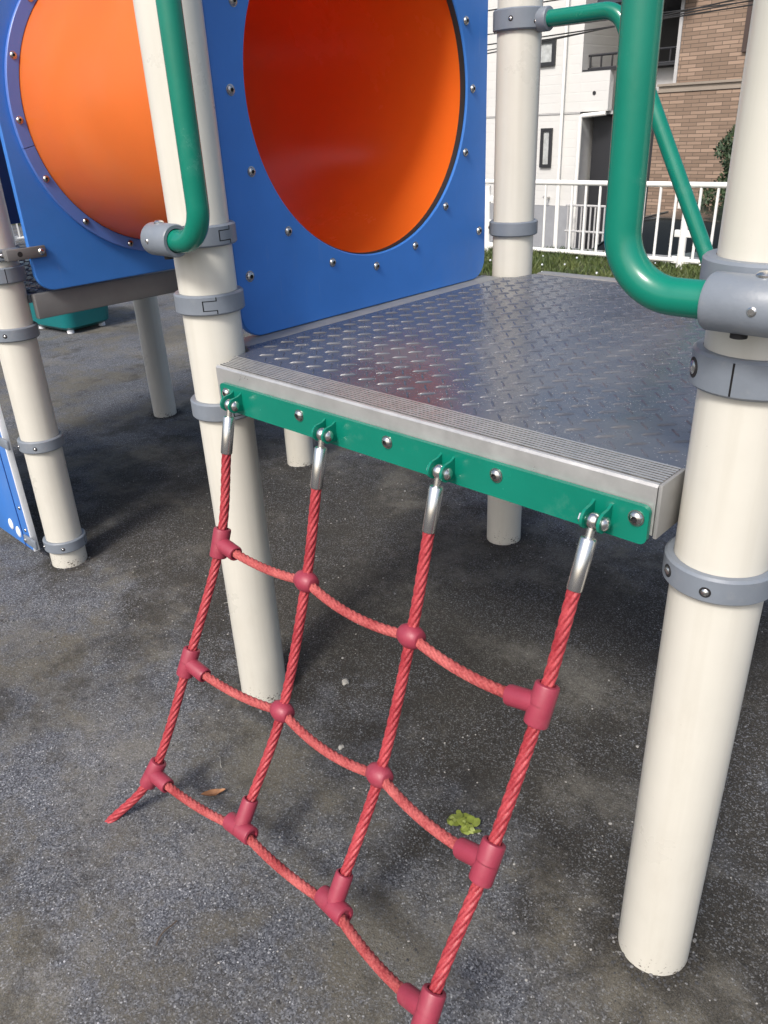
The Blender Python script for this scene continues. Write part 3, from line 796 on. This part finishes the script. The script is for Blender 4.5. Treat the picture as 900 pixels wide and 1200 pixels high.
def brick_mat():
    m = mat('tile_cladding', (.3, .2, .15), .8)
    n = m.node_tree.nodes; l = m.node_tree.links; b = n['Principled BSDF']; tc = n['Texture Coordinate']
    mp = n.new('ShaderNodeMapping'); mp.inputs['Rotation'].default_value = (rad(90), 0, 0); l.new(tc.outputs['Object'], mp.inputs[0])
    br = n.new('ShaderNodeTexBrick'); br.inputs['Scale'].default_value = 1; br.inputs['Brick Width'].default_value = .27; br.inputs['Row Height'].default_value = .060
    br.inputs['Mortar Size'].default_value = .006; br.inputs['Mortar Smooth'].default_value = .1
    br.inputs['Color1'].default_value = (.215, .150, .108, 1); br.inputs['Color2'].default_value = (.40, .285, .21, 1); br.inputs['Mortar'].default_value = (.12, .09, .07, 1); br.inputs['Bias'].default_value = -.35
    l.new(mp.outputs[0], br.inputs['Vector']); l.new(br.outputs['Color'], b.inputs['Base Color'])
    bp = n.new('ShaderNodeBump'); bp.inputs['Strength'].default_value = .5; bp.inputs['Distance'].default_value = .012; bp.invert = True
    l.new(br.outputs['Fac'], bp.inputs['Height']); l.new(bp.outputs[0], b.inputs['Normal'])
    return m
M['brick'] = brick_mat()
GZ = -1.45
WH = thing('white_house', 'white two-storey house with balcony and dark carport beyond the park fence', 'house', (-10.2, 14.0, GZ))
def hpart(name, m, boxes, parent, root_loc, bev=.0, label=None):
    b = MB(); L = Vector(root_loc)
    for a, c in boxes: b.box(Vector(a)-L, Vector(c)-L, bev)
    o = b.build(name, m, parent, ang=30)
    if label: o['label'] = label
    return o
wl = (-10.2, 14.0, GZ)
hp = lambda n, m, bx, par=None, bev=0.: hpart(n, m, bx, par or WH, wl, bev)
wall = hp('wall', M['siding'], [((-14, 14.0, -.44), (-7.44, 20, 1.255)), ((-14, 14.0, 1.262), (-7.46, 20, 4.6)), ((-7.459, 14.0, 1.262), (-6.86, 14.15, 1.93)), ((-7.455, 16.2, 1.262), (-5.56, 20, 4.6)), ((-7.43, 16.6, GZ), (-5.6, 20, 1.18))])
hp('storey_band', M['greywall'], [((-14, 13.985, 1.235), (-7.43, 14.05, 1.258))])
hp('foundation', M['found'], [((-14, 13.96, GZ), (-7.42, 19.9, -.445))])
hp('balcony', M['greywall'], [((-6.858, 14.25, 1.262), (-5.56, 14.40, 1.90)), ((-7.45, 14.16, 1.20), (-5.56, 16.19, 1.26))])
rl = MB(); L = Vector(wl)
for z in (1.98, 2.20): rl.tube([Vector((-7.44, 14.2, z))-L, Vector((-5.57, 14.2, z))-L], .022, 8)
for k in range(9): x = -7.40+k*.225; rl.cyl(Vector((x, 14.2, 1.94))-L, Vector((x, 14.2, 2.2))-L, .018, 8)
rl.box(Vector((-7.46, 14.02, 1.931))-L, Vector((-5.56, 14.42, 1.965))-L)
rl.build('balcony_railing', M['frame'], WH)
hp('balcony_door', M['frame'], [((-7.05, 16.14, 1.27), (-6.45, 16.19, 3.0)), ((-6.1, 16.14, 1.27), (-5.75, 16.19, 3.0))])
hp('carport_shade_sheet', M['frame'], [((-7.33, 14.35, GZ), (-5.95, 14.45, 1.18))])  # dark sheet put in for the shade inside the carport
hp('roof', M['roof'], [((-7.0, 13.6, 2.93), (-5.3, 16.5, 3.06)), ((-14.3, 13.6, 4.62), (-5.2, 20.4, 4.8))])
def window(par, loc0, x0, x1, z0, z1, y, frm, fw_=.045, mull=0):
    L = Vector(loc0); b = MB()
    for a, c in (((x0, z0), (x1, z0+fw_)), ((x0, z1-fw_), (x1, z1)), ((x0, z0+fw_), (x0+fw_, z1-fw_)), ((x1-fw_, z0+fw_), (x1, z1-fw_))):
        b.box(Vector((a[0], y-.05, a[1]))-L, Vector((c[0], y+.02, c[1]))-L)
    f = b.build('window', frm, par)
    b = MB(); b.box(Vector((x0+fw_, y-.02, z0+fw_))-L, Vector((x1-fw_, y-.005, z1-fw_))-L); b.build('pane', M['curtain'], f)
window(WH, wl, -8.75, -8.04, 2.08, 2.54, 14.0, M['frame'], .07); window(WH, wl, -8.28, -8.02, .28, 1.0, 14.0, M['frame'], .06)
dp = MB(); dp.tube([Vector((-7.8, 13.93, -1.4))-L, Vector((-7.8, 13.93, 4.5))-L], .032, 12); dp.build('downpipe', M['white_paint'], WH)
dp = MB(); dp.tube(arc_path([Vector((-7.38, 13.93, -1.4))-L, Vector((-7.38, 13.93, 1.19))-L, Vector((-6.90, 14.02, 1.22))-L], .05, 6), .04, 12); dp.build('downpipe', M['white_paint'], WH)
b = MB(); b.cyl(Vector((-7.16, 13.99, 1.57))-L, Vector((-7.16, 14.01, 1.57))-L, .035, 16); b.build('vent', M['frame'], WH)
b = MB(); b.cyl(Vector((-8.03, 13.88, -.29))-L, Vector((-8.03, 14.0, -.29))-L, .02, 10); b.cyl(Vector((-8.1, 13.88, -.26))-L, Vector((-8.0, 13.88, -.33))-L, .02, 10); b.build('tap', M['bolt'], WH)
gt = MB(); 
for k in range(9): x = -7.33+k*.1; gt.cyl(Vector((x, 13.6, GZ))-L, Vector((x, 13.6, -.36))-L, .018, 8)
gt.tube([Vector((-7.38, 13.6, -.38))-L, Vector((-6.48, 13.6, -.38))-L], .022, 8); gt.tube([Vector((-7.38, 13.6, -.86))-L, Vector((-6.48, 13.6, -.86))-L], .022, 8)
gt.build('gate', M['greywall'], WH)

bl = (-3.2, 14.0, GZ)
BH = thing('brick_house', 'house clad in brown brick tiles with two pale bands, right of the white house', 'house', bl)
bp_ = lambda n, m, bx, bev=0.: hpart(n, m, bx, BH, bl, bev)
bp_('wall', M['brick'], [((-5.86, 13.95, -.58), (.5, 20, 1.50)), ((-5.54, 13.95, 1.64), (.5, 20, 5.2))])
M['bandtan'] = mat('tan_band', (.27, .23, .19), .8, var=.06)
bp_('band', M['bandtan'], [((-5.88, 13.93, 1.502), (.52, 19.9, 1.535)), ((-5.86, 13.955, 1.535), (.5, 19.9, 1.60)), ((-5.88, 13.92, 1.60), (.52, 19.9, 1.638))])
bp_('foundation', M['found'], [((-5.87, 13.93, GZ), (.52, 19.9, -.582))])
bp_('roof', M['roof'], [((-5.8, 13.5, 5.21), (.9, 20.3, 5.4))])
bp_('corner_trim', M['greywall'], [((-5.60, 13.93, 1.64), (-5.542, 14.1, 5.0))])
window(BH, bl, -4.47, -3.2, 2.02, 3.2, 13.95, M['brownframe'], .10)

# ================================================================== CAR on the street
CAR = thing('parked_car', 'dark car parked below the brick house, seen through the white fence', 'car', (-3.55, 9.9, GZ))
prof = [(-1.95, .30), (-1.93, .55), (-1.80, .72), (-1.1, .88), (-.85, .92), (-.25, 1.38), (.15, 1.46), (1.1, 1.44), (1.55, 1.30), (1.85, .95), (1.92, .60), (1.90, .30)]
b = MB(); R = []
for y, sx, sz in ((-.80, .93, .0), (-.83, .98, 0), (-.70, 1, 0), (0, 1.01, 0), (.70, 1, 0), (.83, .98, 0), (.80, .93, 0)):
    row = []
    for x, z in prof:
        tw = max(0, (z-.85)/.6)*.16        # tumblehome
        row.append(Vector((x*sx, y*(1-tw) if abs(y) > .5 else y, .30+(z-.30)*(1 if abs(y) < .75 else .985))))
    R.append(row)
b.rings(R); body = b.build('body', mat('dark_car_paint', (.012, .016, .02), .2, spec=.6, coat=.5), CAR, ang=40)
M['carglass'] = mat('car_glass', (.05, .065, .07), .05, spec=.9)
for s in (-1, 1):
    b = MB(); pts = [(-.62, .95), (-.2, 1.31), (.18, 1.38), (1.02, 1.36), (1.4, 1.24), (1.55, .98)]
    b.poly(pts, s*.755, s*.725, lambda x, z, y: (x, y*(1-max(0, (z-.85)/.6)*.15)+s*.012, z)); b.build('side_window', M['carglass'], CAR)
b = MB(); b.rings([[V3((-.84, -.6, .945)), V3((-.84, .6, .945)), V3((-.86, .6, .955)), V3((-.86, -.6, .955))], [V3((-.26, -.52, 1.385)), V3((-.26, .52, 1.385)), V3((-.28, .52, 1.395)), V3((-.28, -.52, 1.395))]]); b.build('windscreen', M['carglass'], CAR)
for x in (-1.2, 1.2):
    for s in (-1, 1):
        b = MB(); b.lathe([(.30, 0), (.32, .02), (.32, .17), (.30, .19)], (x, s*.84-(.19 if s > 0 else 0), .32), (0, 1, 0), 28); w_ = b.build('wheel', M['dark'], CAR)
        b = MB(); b.cyl((x, s*.845, .32), (x, s*.855, .32), .2, 20); b.build('rim', M['alu_matt'], w_)
for s in (-1, 1):
    b = MB(); b.sphere((-1.86, s*.62, .66), .1, 16, (.6, 1.2, .8)); b.build('headlight', M['glass'], CAR)

# ================================================================== VEGETATION
def leaf_mat(name, a, c_):
    m = mat(name, a, .6)
    n = m.node_tree.nodes; l = m.node_tree.links; b = n['Principled BSDF']; tc = n['Texture Coordinate']
    t = n.new('ShaderNodeTexNoise'); t.inputs['Scale'].default_value = 3.5; t.inputs['Detail'].default_value = 8; l.new(tc.outputs['Object'], t.inputs['Vector'])
    mx = n.new('ShaderNodeMix'); mx.data_type = 'RGBA'; mx.inputs[6].default_value = (*a, 1); mx.inputs[7].default_value = (*c_, 1)
    r = n.new('ShaderNodeMapRange'); r.inputs[1].default_value = .35; r.inputs[2].default_value = .65; l.new(t.outputs['Fac'], r.inputs[0]); l.new(r.outputs[0], mx.inputs[0])
    l.new(mx.outputs[2], b.inputs['Base Color']); return m
M['grass'] = leaf_mat('grass_blades', (.045, .075, .018), (.10, .125, .035))
M['conifer'] = leaf_mat('conifer_leaves', (.012, .03, .012), (.04, .07, .025))
M['bark'] = mat('bark', (.08, .06, .045), .9, bump=.5)
gb = MB()
for _ in range(26000):
    x = random.uniform(-4.6, 2.2) if random.random() < .8 else random.uniform(-14, -4.6); y = random.uniform(4.62, 5.95)
    if y < 4.78 and random.random() < .6: continue
    h = random.uniform(.03, .085)*(1.1+.7*noise.noise(Vector((x*2, y*2, 0)))); a = random.uniform(0, 2*PI); w = random.uniform(.003, .006)
    u = Vector((math.cos(a), math.sin(a), 0)); ln = Vector((random.uniform(-.04, .04), random.uniform(-.04, .04), 0)); p = Vector((x, y, .01))
    v0, v1, v2, v3 = gb.v(p-u*w), gb.v(p+u*w), gb.v(p+ln*.5+u*w*.7+V3((0, 0, h*.6))), gb.v(p+ln*1.2+V3((0, 0, h)))
    gb.face([v0, v1, v2]); gb.face([v0, v2, v3])
tag(gb.build('grass', M['grass'], fixn=False, smooth=False), 'short green grass along the fence behind the platform', 'grass', kind='stuff')
# tiny white clover heads in the grass
gb = MB()
for _ in range(26):
    x = random.uniform(-3.6, -.6); y = random.uniform(4.75, 5.7); gb.sphere((x, y, random.uniform(.05, .09)), random.uniform(.006, .010), 6)
tag(gb.build('clover_flowers', M['white_core']), 'tiny white clover heads dotted in the grass', 'flowers', kind='stuff')
CT = thing('conifer_tree', 'dark green conifer standing beside the brick wall behind the dark car', 'tree', (-3.02, 11.2, GZ))
b = MB(); b.tube([(0, 0, 0), (.03, .02, 1.2), (0, 0, 2.9)], .06, 10); b.build('trunk', M['bark'], CT)
b = MB()
for _ in range(15000):
    z = random.uniform(.35, 3.15); f = (z-.35)/2.8; rmax = .84*(1-f**2.2)*(.75+.35*noise.noise(V3((z*3, 1, 2)))) + .05
    a = random.uniform(0, 2*PI); rr = rmax*math.sqrt(random.random())*(1+.35*noise.noise(V3((math.cos(a)*2, math.sin(a)*2, z*3))))
    p = V3((rr*math.cos(a), rr*math.sin(a), z)); s = random.uniform(.02, .05)
    u = V3((random.gauss(0, 1), random.gauss(0, 1), random.gauss(0, 1))).normalized(); w = u.orthogonal().normalized()
    b.face([b.v(p-u*s), b.v(p+w*s*.4), b.v(p+u*s+V3((0, 0, s*.5))), b.v(p-w*s*.4)])
b.build('crown', M['conifer'], CT, fixn=False, smooth=False)

# ---- overhead wires
M['wire'] = mat('black_cable', (.02, .02, .02), .6)
wires = [((-14, 11.5, 2.30), (4, 11.5, 2.72), 'lowest thin black cable strung in front of the white house', .010, .12),
         ((-14, 11.6, 2.02), (4, 11.2, 2.95), 'thin black cable that crosses the others at a slant', .008, .1),
         ((-14, 11.5, 2.62), (4, 11.5, 2.62), 'middle thin cable above the balcony railing', .008, .15),
         ((-14, 11.8, 1.86), (4, 11.8, 3.25), 'steepest cable rising towards the brick house', .010, .1),
         ((-14, 11.4, 2.86), (4, 11.4, 2.98), 'topmost thin cable strung above the balcony', .010, .1)]
for a, c_, lab, r, sg_ in wires:
    a = V3(a); c_ = V3(c_); mid = (a+c_)/2; b = MB()
    b.tube([a+(c_-a)*k/24-mid-V3((0, 0, sg_*4*(k/24)*(1-k/24))) for k in range(25)], r, 6)
    o = b.build('overhead_cable', M['wire'], loc=mid); tag(o, lab, 'cable', 'cables strung in front of the houses')

# ================================================================== TEAL TUB under the left platform
TB = thing('plastic_tub', 'teal plastic tub with a lip, standing low beyond the left platform', 'tub', (-4.25, 1.66, 0), rad(8))
b = MB(); R = []
def rr_ring(hx, hy, r, z, n=6):
    out = []
    for cx, cy, a0 in ((hx-r, hy-r, 0), (-hx+r, hy-r, 90), (-hx+r, -hy+r, 180), (hx-r, -hy+r, 270)):
        for k in range(n+1): a = rad(a0+90*k/n); out.append(V3((cx+r*math.cos(a), cy+r*math.sin(a), z)))
    return out
for hx, hy, r, z in ((.20, .16, .06, .022), (.235, .185, .07, .045), (.275, .22, .08, .36), (.31, .25, .09, .37), (.31, .25, .09, .39), (.26, .20, .07, .388), (.22, .17, .06, .10)):
    R.append(rr_ring(hx, hy, r, z))
b.rings(R); b.build('tub_body', M['teal'], TB, ang=40)
b = MB(); b.box((-.43, -.12, .13), (-.245, .12, .17), .012); b.build('side_lip', M['teal'], TB)
for sx in (-1, 1):
    for sy in (-1, 1):
        b = MB(); b.lathe([(.024, -.03), (.024, .018), (.018, .03)], (sx*.17, sy*.13, 0), seg=16); b.build('foot', M['white_core'], TB)

# ================================================================== LITTER ON THE GROUND
M['leaf_brown'] = mat('dry_leaf', (.30, .14, .06), .6, var=.3, vscale=60)
M['leaf_green'] = mat('weed_leaf', (.15, .185, .030), .55, var=.35, vscale=50)
def leaf(loc, L, W, rz, m, name, label, cat, curl=.25):
    b = MB(); n = 12; rows = []
    for i in range(n+1):
        t = i/n; w = W*math.sin(PI*t)**.8*(1-.25*t)+.0004; zc = curl*L*(4*(t-.5)**2*.5)
        rows.append([V3(((t-.5)*L, s*w, .003+zc+abs(s)*w*.55+.002*noise.noise(V3((t*6, s*3, 1))))) for s in (-1, -.5, 0, .5, 1)])
    vs = [[b.v(p) for p in r] for r in rows]; bt = [[b.v(p-V3((0, 0, .0007))) for p in r] for r in rows]
    for i in range(n):
        for k in range(4):
            b.face([vs[i][k], vs[i][k+1], vs[i+1][k+1], vs[i+1][k]]); b.face([bt[i][k+1], bt[i][k], bt[i+1][k], bt[i+1][k+1]])
    o = b.build(name, m, loc=(loc[0], loc[1], hgt(loc[0], loc[1])+.001)); o.rotation_euler = (0, 0, rz); return tag(o, label, cat)
leaf((.185, -.283), .050, .009, rad(45+12), M['leaf_brown'], 'dry_leaf', 'curled brown dry leaf on the ground inside the net', 'leaf')
b = MB()
for _ in range(46):
    a = random.uniform(0, 2*PI); d = random.uniform(.0, .026); s = random.uniform(.004, .010); z = random.uniform(.001, .008)
    c = V3((d*math.cos(a)*1.4, d*math.sin(a)*.8, z)); tl = V3((random.gauss(0, .3), random.gauss(0, .3), 1)).normalized(); u = tl.orthogonal().normalized(); w = tl.cross(u)
    b.face([b.v(c+(u*math.cos(2*PI*k/8)+w*math.sin(2*PI*k/8))*s) for k in range(8)])
o = b.build('weed', M['leaf_green'], fixn=False, loc=(.615, -.008, hgt(.615, -.008))); tag(o, 'small bright green weed on the ground below the net', 'weed')
M['pebble'] = mat('pale_stone', (.27, .265, .245), .8, var=.2, vscale=80)
def pebble(x, y, s, label):
    b = MB(); t = bmesh.new(); bmesh.ops.create_icosphere(t, subdivisions=2, radius=s)
    for v in t.verts: v.co = v.co*(1+.55*noise.noise(v.co/s*1.3+V3((x*9, y*9, 0)))); v.co.z *= .6; v.co.x *= 1.3
    b.add(t); o = b.build('pebble', M['pebble'], loc=(x, y, hgt(x, y)+s*.2), ang=60); o.rotation_euler = (0, 0, x*40); tag(o, label, 'stone', 'pale pebbles on the ground')
pebble(.137, .143, .009, 'pale pebble right of the left front post base'); pebble(.29, -.02, .006, 'small pale pebble between the two middle net ropes')
pebble(-.33, .02, .006, 'small pale pebble left of the net near the upper left connector')
gr = MB(); tmpl = []
for _ in range(6):
    t = bmesh.new(); bmesh.ops.create_icosphere(t, subdivisions=1, radius=1)
    tmpl.append(([v.co*(1+random.uniform(-.3, .25)) for v in t.verts], [[v.index for v in f.verts] for f in t.faces])); t.free()
spots_ = [(0, 0), (1, 0), (0, 1), (-1, 0), (-1, 1), (-2, 1)]
for q_ in range(6600):
    x = random.uniform(-1.5, 1.35); y = random.uniform(-.62, 1.5); foot = q_ >= 5200
    if foot:
        a = random.uniform(0, 2*PI); cx_, cy_ = spots_[q_ % 6]; d_ = .056+abs(random.gauss(0, .012)); x = cx_+d_*math.cos(a); y = cy_+d_*math.sin(a)
    if not foot and noise.noise(V3((x*2.2, y*2.2, 7)))+.25*random.random() < -.02: continue
    s_ = random.uniform(.0011, .0026)*(1.6 if random.random() < (.30 if foot else .06) else 1); vs_, fs_ = random.choice(tmpl); a = random.uniform(0, 2*PI); ca, sa = math.cos(a), math.sin(a)
    gr.m(random.choice((0, 0, 0, 0, 0, 1)) if foot else random.choice((0, 0, 0, 0, 1, 1, 2))); z = hgt(x, y)
    q = [gr.v((x+s_*(c.x*ca-c.y*sa), y+s_*(c.x*sa+c.y*ca), z+s_*(.55*c.z+.4))) for c in vs_]
    for f in fs_: gr.face([q[k] for k in f])
tag(gr.build('grit', [mat('dark_grit', (.045, .045, .047), .85), mat('grey_grit', (.15, .15, .15), .85), mat('pale_grit', (.34, .33, .31), .85)], fixn=False, smooth=False), 'loose grit scattered over the dark granular ground', 'grit', kind='stuff')
def twig(p, L, rz, r, label):
    b = MB(); b.tube([V3((L*(t-.5), .06*L*math.sin(t*5), .004+.004*math.sin(t*3))) for t in [k/8 for k in range(9)]], r, 6)
    o = b.build('twig', M['bark'] if r > .001 else M['pebble'], loc=(p[0], p[1], hgt(*p)+.001)); o.rotation_euler = (0, 0, rz); tag(o, label, 'twig')
twig((.379, -.52), .05, rad(45+62), .0013, 'thin dark twig on the ground in front of the net')
twig((-.36, .17), .05, rad(20), .0009, 'thin pale grass stem left of the left front post'); twig((.12, -.22), .04, rad(-20), .0008, 'thin pale stem on the ground by the net at left')
